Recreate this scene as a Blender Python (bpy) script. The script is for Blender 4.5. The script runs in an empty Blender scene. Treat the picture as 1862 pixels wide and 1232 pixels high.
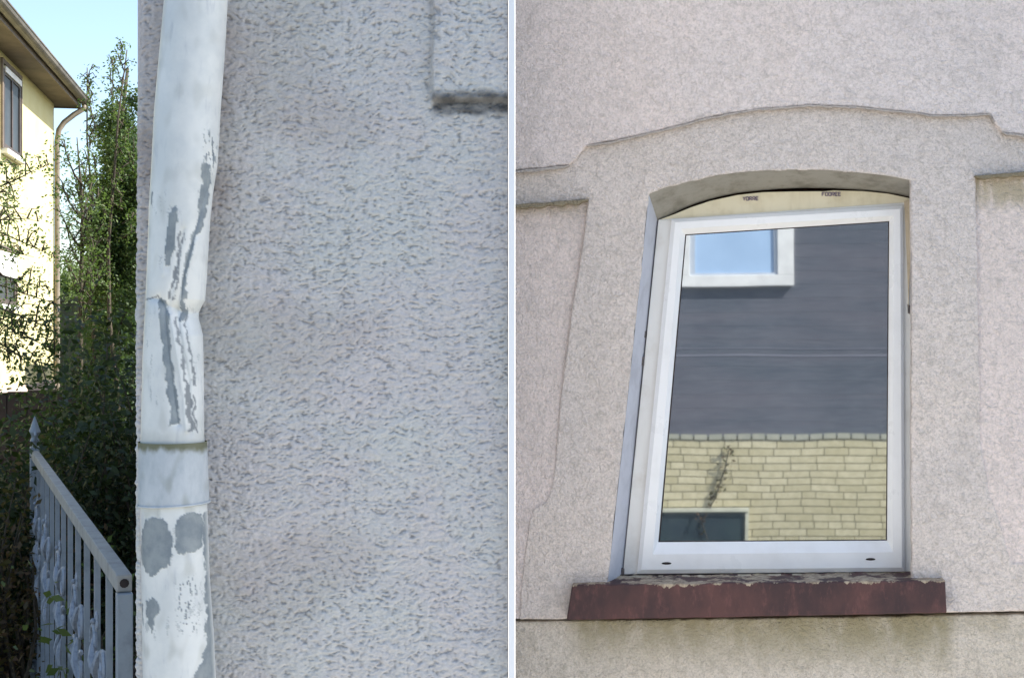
import bpy, bmesh, math, random
import numpy as np
from mathutils import Vector, Matrix

random.seed(7); rng = np.random.default_rng(7)
sc = bpy.context.scene
COL = sc.collection

# ------------------------------------------------------------------ camera, sky, sun, exposure
CAMZ = 1.9
FPX = 2400.0                      # focal length in pixels of the 1862 px wide picture
cam_d = bpy.data.cameras.new('camera'); cam = bpy.data.objects.new('camera', cam_d); COL.objects.link(cam)
cam.location = (0, 0, CAMZ); cam.rotation_euler = (math.pi/2, 0, 0)
cam_d.sensor_width = 36; cam_d.lens = FPX/1862*36
cam_d.clip_start = 0.05; cam_d.clip_end = 2000
sc.camera = cam

SUN_EL = math.radians(45); SUN_AZ = math.radians(77.5)     # clockwise from +Y
w = bpy.data.worlds.new('World'); sc.world = w; w.use_nodes = True
nt = w.node_tree; bg = nt.nodes['Background']
sky = nt.nodes.new('ShaderNodeTexSky'); sky.sky_type = 'NISHITA'; sky.sun_disc = False
sky.sun_elevation = SUN_EL; sky.sun_rotation = SUN_AZ; sky.air_density = 1.0; sky.dust_density = 1.2; sky.ozone_density = 1.2
nt.links.new(sky.outputs[0], bg.inputs[0]); bg.inputs[1].default_value = 0.10
sd = bpy.data.lights.new('sun', 'SUN'); sun = bpy.data.objects.new('sun', sd); COL.objects.link(sun)
sd.energy = 3.8; sd.angle = math.radians(0.5); sd.color = (1, .95, .86)
sdir = Vector((math.sin(SUN_AZ)*math.cos(SUN_EL), math.cos(SUN_AZ)*math.cos(SUN_EL), math.sin(SUN_EL)))
sun.rotation_euler = sdir.to_track_quat('Z', 'Y').to_euler(); sun.location = sdir*40
sc.view_settings.view_transform = 'Standard'; sc.view_settings.look = 'None'
sc.view_settings.gamma = 1; sc.view_settings.exposure = 1.63

# ------------------------------------------------------------------ helpers
def srgb(r, g, b):
    f = lambda c: (c/255/12.92 if c/255 <= .04045 else ((c/255+.055)/1.055)**2.4)
    return (f(r), f(g), f(b), 1)

def P(px, py, Y):                 # where the line of sight through a photo pixel meets depth Y
    return Vector(((px-931)/FPX*Y, Y, CAMZ+(616-py)/FPX*Y))

def obj(name, me, mat=None, parent=None, mw=None, smooth=False, **tags):
    if isinstance(me, bmesh.types.BMesh):
        m = bpy.data.meshes.new(name); me.to_mesh(m); me.free(); me = m
    o = bpy.data.objects.new(name, me); COL.objects.link(o)
    if mat: me.materials.append(mat)
    if smooth:
        me.polygons.foreach_set('use_smooth', [True]*len(me.polygons))
    if mw is not None: o.matrix_world = mw
    if parent:
        o.parent = parent; o.matrix_parent_inverse = root_world(parent).inverted()
    for k, v in tags.items(): o[k] = v
    return o

def root_world(o):
    m = o.matrix_basis.copy(); p = o
    while p.parent:
        m = p.parent.matrix_basis @ p.matrix_parent_inverse @ m; p = p.parent
    return m

def empty(name, loc, label, cat, group=None, mw=None):
    o = bpy.data.objects.new(name, None); COL.objects.link(o)
    if mw is not None: o.matrix_world = mw
    else: o.location = loc
    o.empty_display_size = .2
    o['label'] = label; o['category'] = cat
    if group: o['group'] = group
    return o

def box(bm, lo, hi, M=None):
    vs = [bm.verts.new((x, y, z)) for x in (lo[0], hi[0]) for y in (lo[1], hi[1]) for z in (lo[2], hi[2])]
    for f in ((0,1,3,2), (4,6,7,5), (0,4,5,1), (2,3,7,6), (0,2,6,4), (1,5,7,3)):
        bm.faces.new([vs[i] for i in f])
    if M is not None:
        for v in vs: v.co = M @ v.co
    return vs

def tube(bm, pts, rad, seg=8, cap=True):
    pts = [Vector(p) for p in pts]; n = len(pts)
    rr = rad if isinstance(rad, (list, tuple)) else [rad]*n
    rings = []; up = None
    for i, p in enumerate(pts):
        t = (pts[min(i+1, n-1)]-pts[max(i-1, 0)]).normalized()
        if up is None: up = t.orthogonal().normalized()
        up = (up - t*up.dot(t)).normalized(); b = t.cross(up)
        rings.append([bm.verts.new(p+(up*math.cos(a)+b*math.sin(a))*rr[i]) for a in [2*math.pi*k/seg for k in range(seg)]])
    for a, b in zip(rings, rings[1:]):
        for k in range(seg):
            bm.faces.new((a[k], a[(k+1) % seg], b[(k+1) % seg], b[k]))
    if cap:
        bm.faces.new(rings[0][::-1]); bm.faces.new(rings[-1])

def prism(bm, front, back):       # two matching outlines joined into a solid
    a = [bm.verts.new(p) for p in front]; b = [bm.verts.new(p) for p in back]; n = len(a)
    bm.faces.new(a); bm.faces.new(b[::-1])
    for i in range(n):
        bm.faces.new((a[i], b[i], b[(i+1) % n], a[(i+1) % n]))

def bevel(o, wdt, seg=2, ang=35):
    m = o.modifiers.new('bevel', 'BEVEL'); m.width = wdt; m.segments = seg; m.limit_method = 'ANGLE'
    m.angle_limit = math.radians(ang); m.use_clamp_overlap = True

# numpy gradient noise
_perm = rng.permutation(512); _g = rng.normal(size=(512, 2)); _g /= np.linalg.norm(_g, axis=1)[:, None]
def pn(x, y, s=0):
    x = np.asarray(x, float); y = np.asarray(y, float)
    xi = np.floor(x).astype(int); yi = np.floor(y).astype(int); xf = x-xi; yf = y-yi
    def gr(a, b, dx, dy):
        h = _perm[(_perm[(a+s*57) % 512]+b*131+s*17) % 512]; return _g[h, 0]*dx+_g[h, 1]*dy
    u = xf*xf*xf*(xf*(xf*6-15)+10); v = yf*yf*yf*(yf*(yf*6-15)+10)
    a = gr(xi, yi, xf, yf); b = gr(xi+1, yi, xf-1, yf); c = gr(xi, yi+1, xf, yf-1); d = gr(xi+1, yi+1, xf-1, yf-1)
    return (a*(1-u)+b*u)*(1-v)+(c*(1-u)+d*u)*v
def sst(a, b, x):
    t = np.clip((x-a)/(b-a), 0, 1); return t*t*(3-2*t)

def grid_mesh(name, V, nu, nv, wrap=False, attrs=None):
    me = bpy.data.meshes.new(name); me.vertices.add(nu*nv); me.vertices.foreach_set('co', V.reshape(-1).astype(np.float32))
    iu = np.arange(nu if wrap else nu-1); iv = np.arange(nv-1)
    I, J = np.meshgrid(iu, iv, indexing='xy'); I2 = (I+1) % nu
    F = np.stack([J*nu+I, J*nu+I2, (J+1)*nu+I2, (J+1)*nu+I], -1).reshape(-1, 4)
    me.loops.add(F.size); me.loops.foreach_set('vertex_index', F.reshape(-1).astype(np.int32))
    me.polygons.add(len(F)); me.polygons.foreach_set('loop_start', (np.arange(len(F))*4).astype(np.int32))
    me.polygons.foreach_set('loop_total', np.full(len(F), 4, np.int32))
    me.update(calc_edges=True)
    for k, a in (attrs or {}).items():
        at = me.attributes.new(k, 'FLOAT', 'POINT'); at.data.foreach_set('value', a.reshape(-1).astype(np.float32))
    return me

# ---- material helper
class NT:
    def __init__(s, name, rough=.8, spec=.3):
        s.m = bpy.data.materials.new(name); s.m.use_nodes = True; s.t = s.m.node_tree
        s.b = s.t.nodes['Principled BSDF']; s.b.inputs['Roughness'].default_value = rough
        s.b.inputs['Specular IOR Level'].default_value = spec
        s.tc = s.t.nodes.new('ShaderNodeTexCoord')
    def n(s, typ, **kw):
        x = s.t.nodes.new(typ)
        for k, v in kw.items(): setattr(x, k, v)
        return x
    def l(s, a, b): s.t.links.new(a, b)
    def val(s, sock, v):
        if hasattr(v, 'is_output') or isinstance(v, bpy.types.NodeSocket): s.l(v, sock)
        else: sock.default_value = v
    def mapping(s, scale=(1, 1, 1), loc=(0, 0, 0), src='Object'):
        m = s.n('ShaderNodeMapping'); s.l(s.tc.outputs[src], m.inputs[0]); m.inputs['Scale'].default_value = scale
        m.inputs['Location'].default_value = loc; return m.outputs[0]
    def noise(s, vec, scale, detail=4, rough=.5, dist=0):
        x = s.n('ShaderNodeTexNoise'); s.l(vec, x.inputs['Vector']); x.inputs['Scale'].default_value = scale
        x.inputs['Detail'].default_value = detail; x.inputs['Roughness'].default_value = rough; x.inputs['Distortion'].default_value = dist
        return x.outputs['Fac']
    def math(s, op, a, b=0, c=None, clamp=False):
        x = s.n('ShaderNodeMath', operation=op); x.use_clamp = clamp
        s.val(x.inputs[0], a); s.val(x.inputs[1], b)
        if c is not None: s.val(x.inputs[2], c)
        return x.outputs[0]
    def ramp(s, f, a, b, lo=0., hi=1.):
        x = s.n('ShaderNodeMapRange'); x.interpolation_type = 'SMOOTHSTEP'; s.val(x.inputs[0], f)
        for i, v in zip((1, 2, 3, 4), (a, b, lo, hi)): x.inputs[i].default_value = v
        return x.outputs[0]
    def mix(s, f, a, b, mode='MIX'):
        x = s.n('ShaderNodeMix', data_type='RGBA', blend_type=mode); s.val(x.inputs['Factor'], f)
        s.val(x.inputs[6], a); s.val(x.inputs[7], b); return x.outputs[2]
    def bump(s, h, strength=.5, dist=.01):
        x = s.n('ShaderNodeBump'); x.inputs['Strength'].default_value = strength; x.inputs['Distance'].default_value = dist
        s.val(x.inputs['Height'], h); s.l(x.outputs[0], s.b.inputs['Normal'])
    def attr(s, name):
        x = s.n('ShaderNodeAttribute'); x.attribute_name = name; return x.outputs['Fac']
    def sep(s):
        x = s.n('ShaderNodeSeparateXYZ'); s.l(s.tc.outputs['Object'], x.inputs[0]); return x.outputs
    def col(s, c): s.val(s.b.inputs['Base Color'], c)

def simple(name, c1, c2, scale=8, rough=.7, bumps=0, bd=.005, detail=4, spec=.3):
    t = NT(name, rough, spec); f = t.noise(t.mapping(), scale, detail, .6)
    t.col(t.mix(t.ramp(f, .3, .7), c1, c2))
    if bumps: t.bump(t.noise(t.mapping(), scale*3, 5, .6), bumps, bd)
    return t.m

# ------------------------------------------------------------------ materials
# left wall: rough stippled render; the 'groove' value stored on the mesh darkens its grooves with painted-in shade
t = NT('rough_render', .95, .15)
big = t.noise(t.mapping(), 4, 4, .6); fine = t.noise(t.mapping((1, 1, 1.7)), 130, 3, .7)
base = t.mix(t.ramp(big, .35, .65), srgb(208, 208, 204), srgb(210, 204, 202))
base = t.mix(t.ramp(fine, .3, .72), t.mix(.35, base, srgb(160, 160, 158)), base)
base = t.mix(t.math('MULTIPLY', t.attr('groove'), .42), base, srgb(104, 104, 106))
base = t.mix(t.math('MULTIPLY', t.attr('stain'), .5), base, srgb(132, 116, 104))
base = t.mix(t.math('MULTIPLY', t.attr('panel_shade_stain'), .95), base, srgb(84, 84, 84))
t.col(base); t.bump(fine, .5, .003); M_ROUGH = t.m

def wall_mat(name, c1, c2, c3, stain=None, sc1=60):
    t = NT(name, .95, .12); mp = t.mapping()
    b = t.noise(mp, 1.1, 6, .6, .6); f = t.noise(mp, 150, 3, .75); f2 = t.noise(mp, 75, 3, .7, .8); g = t.noise(mp, 28, 5, .75, .8); r = t.noise(t.mapping((1.5, 1, .5), (3, 1, 7)), 5, 7, .7)
    base = t.mix(t.ramp(b, .30, .70), c1, c2)
    base = t.mix(t.ramp(f, .28, .62, .6, 0), base, c3)
    base = t.mix(t.ramp(f2, .50, .68, 0, .55), base, c3)
    base = t.mix(t.ramp(g, .45, .70, 0, .42), base, c3)
    base = t.mix(t.ramp(r, .50, .78, 0, .4), base, c3)
    if stain: base = stain(t, base)
    t.col(base); h = t.math('ADD', t.math('MULTIPLY', f, .6), t.math('ADD', f2, t.math('MULTIPLY', g, .8))); t.bump(h, 1.0, .009); return t.m

def grime(name, rough, spec, c, c2, scale=12, amt=.5, metallic=0):
    t = NT(name, rough, spec); t.b.inputs['Metallic'].default_value = metallic
    f = t.noise(t.mapping(), scale, 6, .65); g = t.noise(t.mapping((1, 1, .2)), scale*2, 3, .6)
    b = t.mix(t.ramp(f, .45, .75, 0, amt), c, c2); t.col(t.mix(t.ramp(g, .5, .8, 0, amt*.6), b, c2))
    t.val(t.b.inputs['Roughness'], t.ramp(f, .3, .7, rough*.8, min(1, rough*1.3))); return t.m

M_PVC = grime('window_plastic', .32, .5, srgb(244, 244, 243), srgb(222, 220, 216), 9, .3)
M_PVC2 = grime('frame_plastic', .4, .4, srgb(228, 226, 221), srgb(196, 188, 176), 9, .5)
M_CREAM = grime('cream_filler_board', .7, .2, srgb(226, 216, 188), srgb(196, 182, 150), 14, .6)
M_BEIGE = grime('beige_sealing_strip', .8, .2, srgb(200, 184, 158), srgb(150, 132, 110), 25, .7)
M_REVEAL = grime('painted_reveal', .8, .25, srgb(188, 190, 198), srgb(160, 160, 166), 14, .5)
M_DARK = simple('dark_gap', srgb(38, 34, 34), srgb(60, 50, 48), 20)
M_INK = simple('ink_mark', srgb(100, 88, 110), srgb(150, 138, 140), 90)
M_STRIP = simple('white_divider', (.93, .93, .93, 1), (.9, .9, .9, 1), 3, .45)
t = NT('window_glass', .02, .5)
gl = t.n('ShaderNodeBsdfGlossy'); gl.inputs['Roughness'].default_value = .02; gl.inputs['Color'].default_value = (.80, .85, .90, 1)
di = t.n('ShaderNodeBsdfDiffuse'); t.l(t.mix(t.ramp(t.noise(t.mapping((1, 1, .4)), 5, 5, .6), .35, .75), (.04, .05, .06, 1), (.10, .115, .13, 1)), di.inputs['Color'])
mx = t.n('ShaderNodeMixShader'); mx.inputs[0].default_value = .58; t.l(di.outputs[0], mx.inputs[1]); t.l(gl.outputs[0], mx.inputs[2])
bp = t.n('ShaderNodeBump'); bp.inputs['Strength'].default_value = .06; bp.inputs['Distance'].default_value = .004
t.l(t.noise(t.mapping(), 3.5, 1, .4), bp.inputs['Height']); t.l(bp.outputs[0], gl.inputs['Normal'])
t.l(mx.outputs[0], t.t.nodes['Material Output'].inputs['Surface']); M_GLASS = t.m

def leafmat(name, a, b, trans=.35):
    t = NT(name, .55, .35)
    g = t.n('ShaderNodeNewGeometry'); f = g.outputs['Random Per Island']
    c = t.mix(f, a, b); t.col(c)
    tr = t.n('ShaderNodeBsdfTranslucent'); t.l(t.mix(.5, c, (.12, .2, .02, 1)), tr.inputs[0])
    mx = t.n('ShaderNodeMixShader'); mx.inputs[0].default_value = trans
    t.l(t.b.outputs[0], mx.inputs[1]); t.l(tr.outputs[0], mx.inputs[2]); t.l(mx.outputs[0], t.t.nodes['Material Output'].inputs['Surface'])
    return t.m
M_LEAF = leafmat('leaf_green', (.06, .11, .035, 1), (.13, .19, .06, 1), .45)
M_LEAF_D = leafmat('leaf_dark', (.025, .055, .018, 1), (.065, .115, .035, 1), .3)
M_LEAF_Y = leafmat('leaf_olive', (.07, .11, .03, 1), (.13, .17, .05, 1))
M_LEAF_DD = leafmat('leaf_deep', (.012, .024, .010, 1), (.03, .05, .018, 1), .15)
M_LEAF_R = leafmat('leaf_reddish', (.06, .045, .02, 1), (.12, .06, .03, 1))
M_BARK = simple('bark', (.05, .04, .03, 1), (.10, .085, .06, 1), 30, .95, .6, .01)

# ================================================================== LEFT: house corner with rough render
YL = 2.4
wing = empty('plastered_house_corner', (-.34, YL, 0), 'corner of a house in rough grey render, behind the dented downpipe', 'house')
PX = lambda px: (px-931)/FPX*YL
PZ = lambda py: CAMZ+(616-py)/FPX*YL
xs = np.arange(PX(243), PX(925)+.0001, .0019); zs = np.concatenate([np.arange(0, PZ(1262), .012), np.arange(PZ(1262), PZ(-30), .0019), np.arange(PZ(-30), 4.4, .05), [4.4]])
X, Z = np.meshgrid(xs, zs)
def stroke(x, z, fx, fz, s, wd):
    wx = x+.008*pn(x*38, z*38, s+5); wz = z+.0085*pn(x*24+4, z*24, s+6)
    r = np.abs(pn(wx*fx, wz*fz, s)); m = pn(x*fx*.8+9, z*fz*.6+3, s+7)
    return (1-sst(.0, wd, r))*sst(-.06, .28, m)
g1 = stroke(X, Z, 38, 115, 1, .15); g2 = stroke(X+.004*pn(X*12, Z*9, 16), Z, 62, 150, 2, .22); g3 = stroke(X, Z, 90, 120, 3, .4)
dens = np.clip(.95+.5*pn(X*4.5, Z*5.5, 17)+.5*pn(X*14, Z*18, 14), .35, 1.3)
wx = X+.03*pn(X*5, Z*6, 32)+.006*pn(X*34, Z*34, 18)+.003*pn(X*90, Z*90, 28); wz = Z+.035*pn(X*5.5, Z*3, 33)+.006*pn(X*40, Z*40, 19)+.002*pn(X*110, Z*110, 29)
pit = .75*pn(wx*62, wz*150, 20)+.85*pn(wx*120, wz*250, 27)+.5*pn(X*190, Z*290, 15)+.35*pn(wx*24, wz*60, 34)
G = np.clip((sst(-.05, .85, pit)*.9+.25*sst(.3, .6, pit)+.42*np.maximum(g1, g2*.5))*dens, 0, 1)
Hc = np.clip(.5+.9*pit, 0, 1)
lump = pn(X*55, Z*90, 11)*.0016+pn(X*120, Z*150, 12)*.0011+pn(X*9, Z*9, 13)*.003
Hh = lump-.0030*G-.0014*Hc
pxg = X*FPX/YL+931; pyg = 616-(Z-CAMZ)*FPX/YL
# raised panel top right
wob = 5*pn(X*18, Z*18, 21)+2*pn(X*60, Z*60, 22)
pan = sst(781, 789, pxg+wob*.6)*sst(187, 179, pyg+wob*.8)
Yd = YL-Hh-.014*pan
panel_shade_stain = (sst(160, 180, pyg+wob*1.5)*sst(216, 196, pyg+wob*2)*sst(778, 790, pxg+wob)+.2*sst(775, 781, pxg+wob*.6)*sst(793, 786, pxg+wob*.6)*sst(190, 180, pyg))*(.85+.6*pn(X*30, Z*60, 23))  # stain plus painted shade under the raised panel and along its left edge
stain = sst(440, 392, pxg+14*pn(X*10, Z*10, 24))*sst(700, 300, pyg)*.9*(.6+.8*pn(X*14, Z*14, 25))+.35*sst(.1, .4, pn(X*3.5, Z*5, 26))
# ragged outer corner
edge = np.clip(1-(X-xs[0])/.012, 0, 1); Xd = X+edge*(.004*pn(X*3, Z*45, 31)+.003*pn(X*3, Z*120, 32)) - np.clip((Z-PZ(616))/1.2, 0, 1)*0
Xd = Xd + (1-(X-xs[0])/(xs[-1]-xs[0]))*np.interp(Z, [PZ(1232), PZ(560), PZ(200), PZ(0)], [.001, .001, .004, .011])
Yd = Yd+edge**2*.010
V = np.stack([Xd, Yd-YL, Z], -1)
obj('front_wall', grid_mesh('front_wall', V, len(xs), len(zs), attrs={'groove': G*(1-panel_shade_stain*.3), 'stain': np.clip(stain, 0, 1), 'panel_shade_stain': np.clip(panel_shade_stain, 0, 1)}),
    M_ROUGH, wing, Matrix.Translation((0, YL, 0)), smooth=True)
bm = bmesh.new()
prism(bm, [(PX(247), 0, -.3), (PX(925)-.001, 0, -.3), (PX(925)-.001, 0, 4.4), (PX(247), 0, 4.4)],
      [(PX(247), 7.5, -.3), (PX(925)-.001, 7.5, -.3), (PX(925)-.001, 7.5, 4.4), (PX(247), 7.5, 4.4)])
for v in bm.verts:
    if v.co.y == 0: v.co.y = .012
obj('side_wall', bm, M_ROUGH, wing, Matrix.Translation((0, YL, 0)))
# white divider added between the two views, closing no real joint
bm = bmesh.new(); box(bm, (PX(925), -.0195, -.3), (PX(937)-.0001, .06, 4.4)); 
o = obj('divider_strip', bm, M_STRIP, mw=Matrix.Translation((0, YL, 0)), label='narrow white vertical divider strip added between the grey wall and the wall with the window', category='divider strip')
bevel(o, .0012)

# ================================================================== RIGHT: wall with window
ALPHA = math.radians(7); YR = 3.5
U = Vector((math.cos(ALPHA), -math.sin(ALPHA), 0)); N = Vector((-math.sin(ALPHA), -math.cos(ALPHA), 0))
O0 = Vector((0, YR, 0))
MW = Matrix(((U.x, -N.x, 0, O0.x), (U.y, -N.y, 0, O0.y), (0, 0, 1, 0), (0, 0, 0, 1)))   # local x along wall, y into wall, z up
def WL(px, py, off=0.):           # point of the wall plane (moved out by off) in wall-local coordinates
    d = Vector(((px-931)/FPX, 1, (616-py)/FPX)); p0 = O0+N*off-Vector((0, 0, 0))
    s = p0.dot(N)/d.dot(N); p = d*s; rel = p-Vector((O0.x, O0.y, 0))
    return Vector((rel.dot(U), -off, CAMZ+p.z))
house = empty('rendered_house', None, 'pale pinkish grey rendered house wall with an arched window opening', 'house', mw=MW)

def densify(poly, step=14, jit=1.0):
    out = []; n = len(poly)
    for i in range(n):
        a = poly[i]; b = poly[(i+1) % n]; L = math.hypot(b[0]-a[0], b[1]-a[1]); k = max(1, int(L/step))
        inside = (-20 < a[0]-931 < 960 or -20 < b[0]-931 < 960) and -50 < a[1] < 1290
        if not inside: k = 1
        for j in range(k):
            f = j/k; x = a[0]+(b[0]-a[0])*f; y = a[1]+(b[1]-a[1])*f
            if j: x += random.uniform(-jit, jit); y += random.uniform(-jit, jit)
            out.append((x, y))
    return out
def slab(name, poly, off, thick, mat, bev=.006, jit=1.0, offf=None, parent=None, step=14):
    pl = densify(poly, step, jit) if jit else poly
    bm = bmesh.new()
    f = [WL(x, y, off if offf is None else offf(x, y)) for x, y in pl]
    b = [Vector((p.x, -off+thick, p.z)) for p in f]
    prism(bm, f, b)
    bmesh.ops.recalc_face_normals(bm, faces=bm.faces)
    o = obj(name, bm, mat, parent or house, MW)
    if bev: bevel(o, bev, 3)
    return o

def stain_main(t, base):
    s = t.sep(); a = WL(1068, 365); c = WL(1500, 300)
    n = t.noise(t.mapping((1, 1, .35)), 9, 4, .6)
    return base
c1, c2, c3 = srgb(250, 234, 226), srgb(240, 230, 226), srgb(196, 187, 180)
M_UP = wall_mat('render_upper', c1, c2, c3)
def st_band(t, base):             # ochre drip stains below the lip of the band
    s = t.sep(); n = t.noise(t.mapping((1, 1, .3)), 30, 4, .6)
    zt = WL(1000, 366).z
    return t.mix(t.math('MULTIPLY', t.ramp(s[2], zt-.05, zt, 0, .75), t.ramp(n, .35, .6)), base, srgb(180, 168, 138))
M_FIELD = wall_mat('render_field', c1, srgb(242, 228, 220), c3, st_band)
M_SURR = wall_mat('render_surround', srgb(242, 229, 219), srgb(230, 221, 216), srgb(184, 176, 168))
def st_low(t, base):              # green algae under the sill
    s = t.sep(); n = t.noise(t.mapping((1, 1, .5)), 14, 5, .65); zt = WL(1380, 1120, -.01).z
    xa = WL(1030, 1120).x; xb = WL(1725, 1120).x
    m = t.math('MULTIPLY', t.ramp(s[0], xa-.02, xa+.05), t.ramp(s[0], xb-.02, xb+.03, 1, 0))
    m = t.math('MULTIPLY', m, t.ramp(s[2], zt-.17, zt-.02, 0, 1)); m = t.math('MULTIPLY', m, t.ramp(n, .25, .6, .45, 1))
    m2 = t.math('MULTIPLY', t.ramp(s[2], zt-.05, zt, 0, .4), t.ramp(n, .35, .6))
    return t.mix(m2, t.mix(m, base, srgb(164, 155, 128)), srgb(160, 150, 120))
M_LOW = wall_mat('render_lower', srgb(228, 217, 202), srgb(228, 219, 208), srgb(170, 162, 148), st_low, 50)

FAR = 2250
line = [(925, 311), (975, 306), (1035, 300), (1048, 288), (1066, 265), (1120, 255), (1200, 237), (1290, 213), (1380, 198), (1470, 191), (1560, 194), (1640, 202), (1700, 210), (1760, 209), (1800, 207), (1808, 222), (1822, 240), (1862, 245), (FAR, 250)]
slab('upper_wall', [(925, -1200), (FAR, -1200)]+line[::-1], .022, .3, M_UP, .005)
arc = [(1180, 353), (1210, 341), (1250, 331), (1290, 322), (1340, 314), (1400, 310), (1440, 308.5), (1480, 309), (1520, 311), (1570, 315), (1615, 320), (1656, 328)]
surround = [(925, 290), (925, 378), (1000, 371), (1069, 362), (1063, 420), (1050, 500), (1040, 560), (1026, 670), (1016, 760), (1010, 840), (1004, 880), (992, 912), (970, 924), (962, 945), (958, 980), (948, 1060), (944, 1126),
            (1103, 1124), (1103, 1060), (1106, 1050), (1125, 870), (1144, 700), (1163, 520)]+arc+[(1657, 560), (1657, 900), (1658, 1048), (1658, 1114),
            (1900, 1110), (1899, 1024), (1838, 1022), (1832, 1000), (1822, 960), (1800, 900), (1783, 800), (1779, 560), (1774, 321), (1862, 314), (FAR, 300), (FAR, 150), (1900, 150), (1700, 150), (1300, 150), (1040, 230)]
slab('window_surround', surround, .008, .020, M_SURR, .005, step=16)
fo = lambda x, y: -.004+.009*min(1, max(0, (y-420)/500))
slab('wall_field', [(925, 350), (1085, 345), (1060, 700), (1020, 1000), (1010, 1123), (925, 1124)], -.002, .05, M_FIELD, 0, .5, fo)
slab('wall_field', [(1760, 300), (FAR, 280), (FAR, 1105), (1700, 1112), (1740, 800)], -.002, .05, M_FIELD, 0, .5, fo)
zb = 616+(CAMZ+.3)*FPX/2.6
slab('lower_wall', [(925, 1129), (1034, 1128), (1300, 1124), (1720, 1118), (1862, 1116), (FAR, 1110), (FAR, zb), (925, zb)], -.006, .3, M_LOW, .005)
M_LEDGE = wall_mat('grimy_shaded_ledge', srgb(168, 157, 134), srgb(148, 138, 116), srgb(112, 104, 86))  # olive grime, darkened further for the shade along the band's lower lip
M_EDGE = wall_mat('painted_lip_shade', srgb(204, 196, 188), srgb(192, 184, 177), srgb(164, 156, 150))  # grey that paints the shade line under the upper wall's lip
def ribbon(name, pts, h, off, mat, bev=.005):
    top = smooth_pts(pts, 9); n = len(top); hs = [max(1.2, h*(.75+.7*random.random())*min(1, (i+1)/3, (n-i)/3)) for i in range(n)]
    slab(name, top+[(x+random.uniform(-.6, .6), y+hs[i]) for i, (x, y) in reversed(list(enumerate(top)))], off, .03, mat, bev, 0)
def smooth_pts(pts, step):
    out = []
    for a, b in zip(pts, pts[1:]):
        k = max(1, int(math.hypot(b[0]-a[0], b[1]-a[1])/step))
        out += [(a[0]+(b[0]-a[0])*j/k+random.uniform(-.7, .7), a[1]+(b[1]-a[1])*j/k+random.uniform(-.7, .7)) for j in range(k)]
    return out+[pts[-1]]
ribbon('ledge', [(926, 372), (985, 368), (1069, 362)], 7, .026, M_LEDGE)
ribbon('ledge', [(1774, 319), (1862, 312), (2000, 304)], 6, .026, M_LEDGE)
ribbon('painted_lip_shade', line[:3], 4.5, .025, M_EDGE)
ribbon('painted_lip_shade', line[4:16], 2.6, .0245, M_EDGE)
ribbon('painted_lip_shade', line[16:18]+[(2000, 247)], 4.5, .025, M_EDGE)
# recessed joint behind the line above the lower wall, and the shell of the house behind
bm = bmesh.new()
a = WL(925, 616).x; b = WL(FAR, 616).x
M_JOINT = simple('dirty_joint', srgb(92, 84, 70), srgb(120, 112, 96), 30, .95)
box(bm, (a, .03, .6), (b, .034, WL(1380, 1080).z)); obj('joint', bm, M_JOINT, house, MW)
bm = bmesh.new(); zt = 4.4
outl = [(a, .31, -.3), (b, .31, -.3), (b, .31, zt), (a, .31, zt)]
prism(bm, outl, [(x, 5.2, z) for x, y, z in outl]); obj('rear_walls', bm, M_UP, house, MW)

# --- window opening
wroot = empty('arched_window', None, 'x', 'x', mw=MW)
for k in ('label', 'category'): del wroot[k]
wroot.parent = house; wroot.matrix_parent_inverse = MW.inverted()
arcb = [(1196, 402), (1222, 389), (1255, 374), (1292, 362), (1340, 351.5), (1400, 345), (1440, 342.5), (1480, 342), (1520, 343), (1570, 346), (1615, 351), (1659, 359)]
FB = -.105
def strip(bm, A, B):
    a = [bm.verts.new(p) for p in A]; b = [bm.verts.new(p) for p in B]
    for i in range(len(a)-1): bm.faces.new((a[i], a[i+1], b[i+1], b[i]))
bm = bmesh.new()
strip(bm, [WL(x, y, .006) for x, y in [(1103, 1060), (1106, 1050), (1144, 700), (1163, 520), (1180, 352)]],
      [WL(x, y, FB) for x, y in [(1130, 1060), (1132, 1048), (1164, 720), (1180, 560), (1196, 402)]])
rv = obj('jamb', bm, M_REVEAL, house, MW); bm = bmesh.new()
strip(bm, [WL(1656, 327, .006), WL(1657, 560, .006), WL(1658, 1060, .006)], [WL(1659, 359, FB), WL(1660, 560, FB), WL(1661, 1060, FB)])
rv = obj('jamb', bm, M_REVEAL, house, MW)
bm = bmesh.new()
def smooth_arc(pts, k=6):         # Catmull-Rom through the outline
    out = []
    for i in range(len(pts)-1):
        p0 = pts[max(i-1, 0)]; p1 = pts[i]; p2 = pts[i+1]; p3 = pts[min(i+2, len(pts)-1)]
        for j in range(k):
            f = j/k; out.append(tuple(.5*(2*p1[c]+(p2[c]-p0[c])*f+(2*p0[c]-5*p1[c]+4*p2[c]-p3[c])*f*f+(3*p1[c]-p0[c]-3*p2[c]+p3[c])*f**3) for c in (0, 1)))
    return out+[pts[-1]]
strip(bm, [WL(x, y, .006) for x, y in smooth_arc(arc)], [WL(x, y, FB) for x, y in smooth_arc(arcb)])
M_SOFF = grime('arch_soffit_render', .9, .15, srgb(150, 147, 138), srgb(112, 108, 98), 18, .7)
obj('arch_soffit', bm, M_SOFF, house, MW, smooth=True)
# closure behind everything
bm = bmesh.new(); prism(bm, [WL(x, y, -.17) for x, y in ((1040, 250), (1750, 250), (1750, 1100), (1040, 1100))], [WL(x, y, -.2) for x, y in ((1040, 250), (1750, 250), (1750, 1100), (1040, 1100))])
obj('dark_backing', bm, simple('rusty_gap', srgb(78, 48, 36), srgb(52, 36, 30), 20), wroot, MW)

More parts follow.
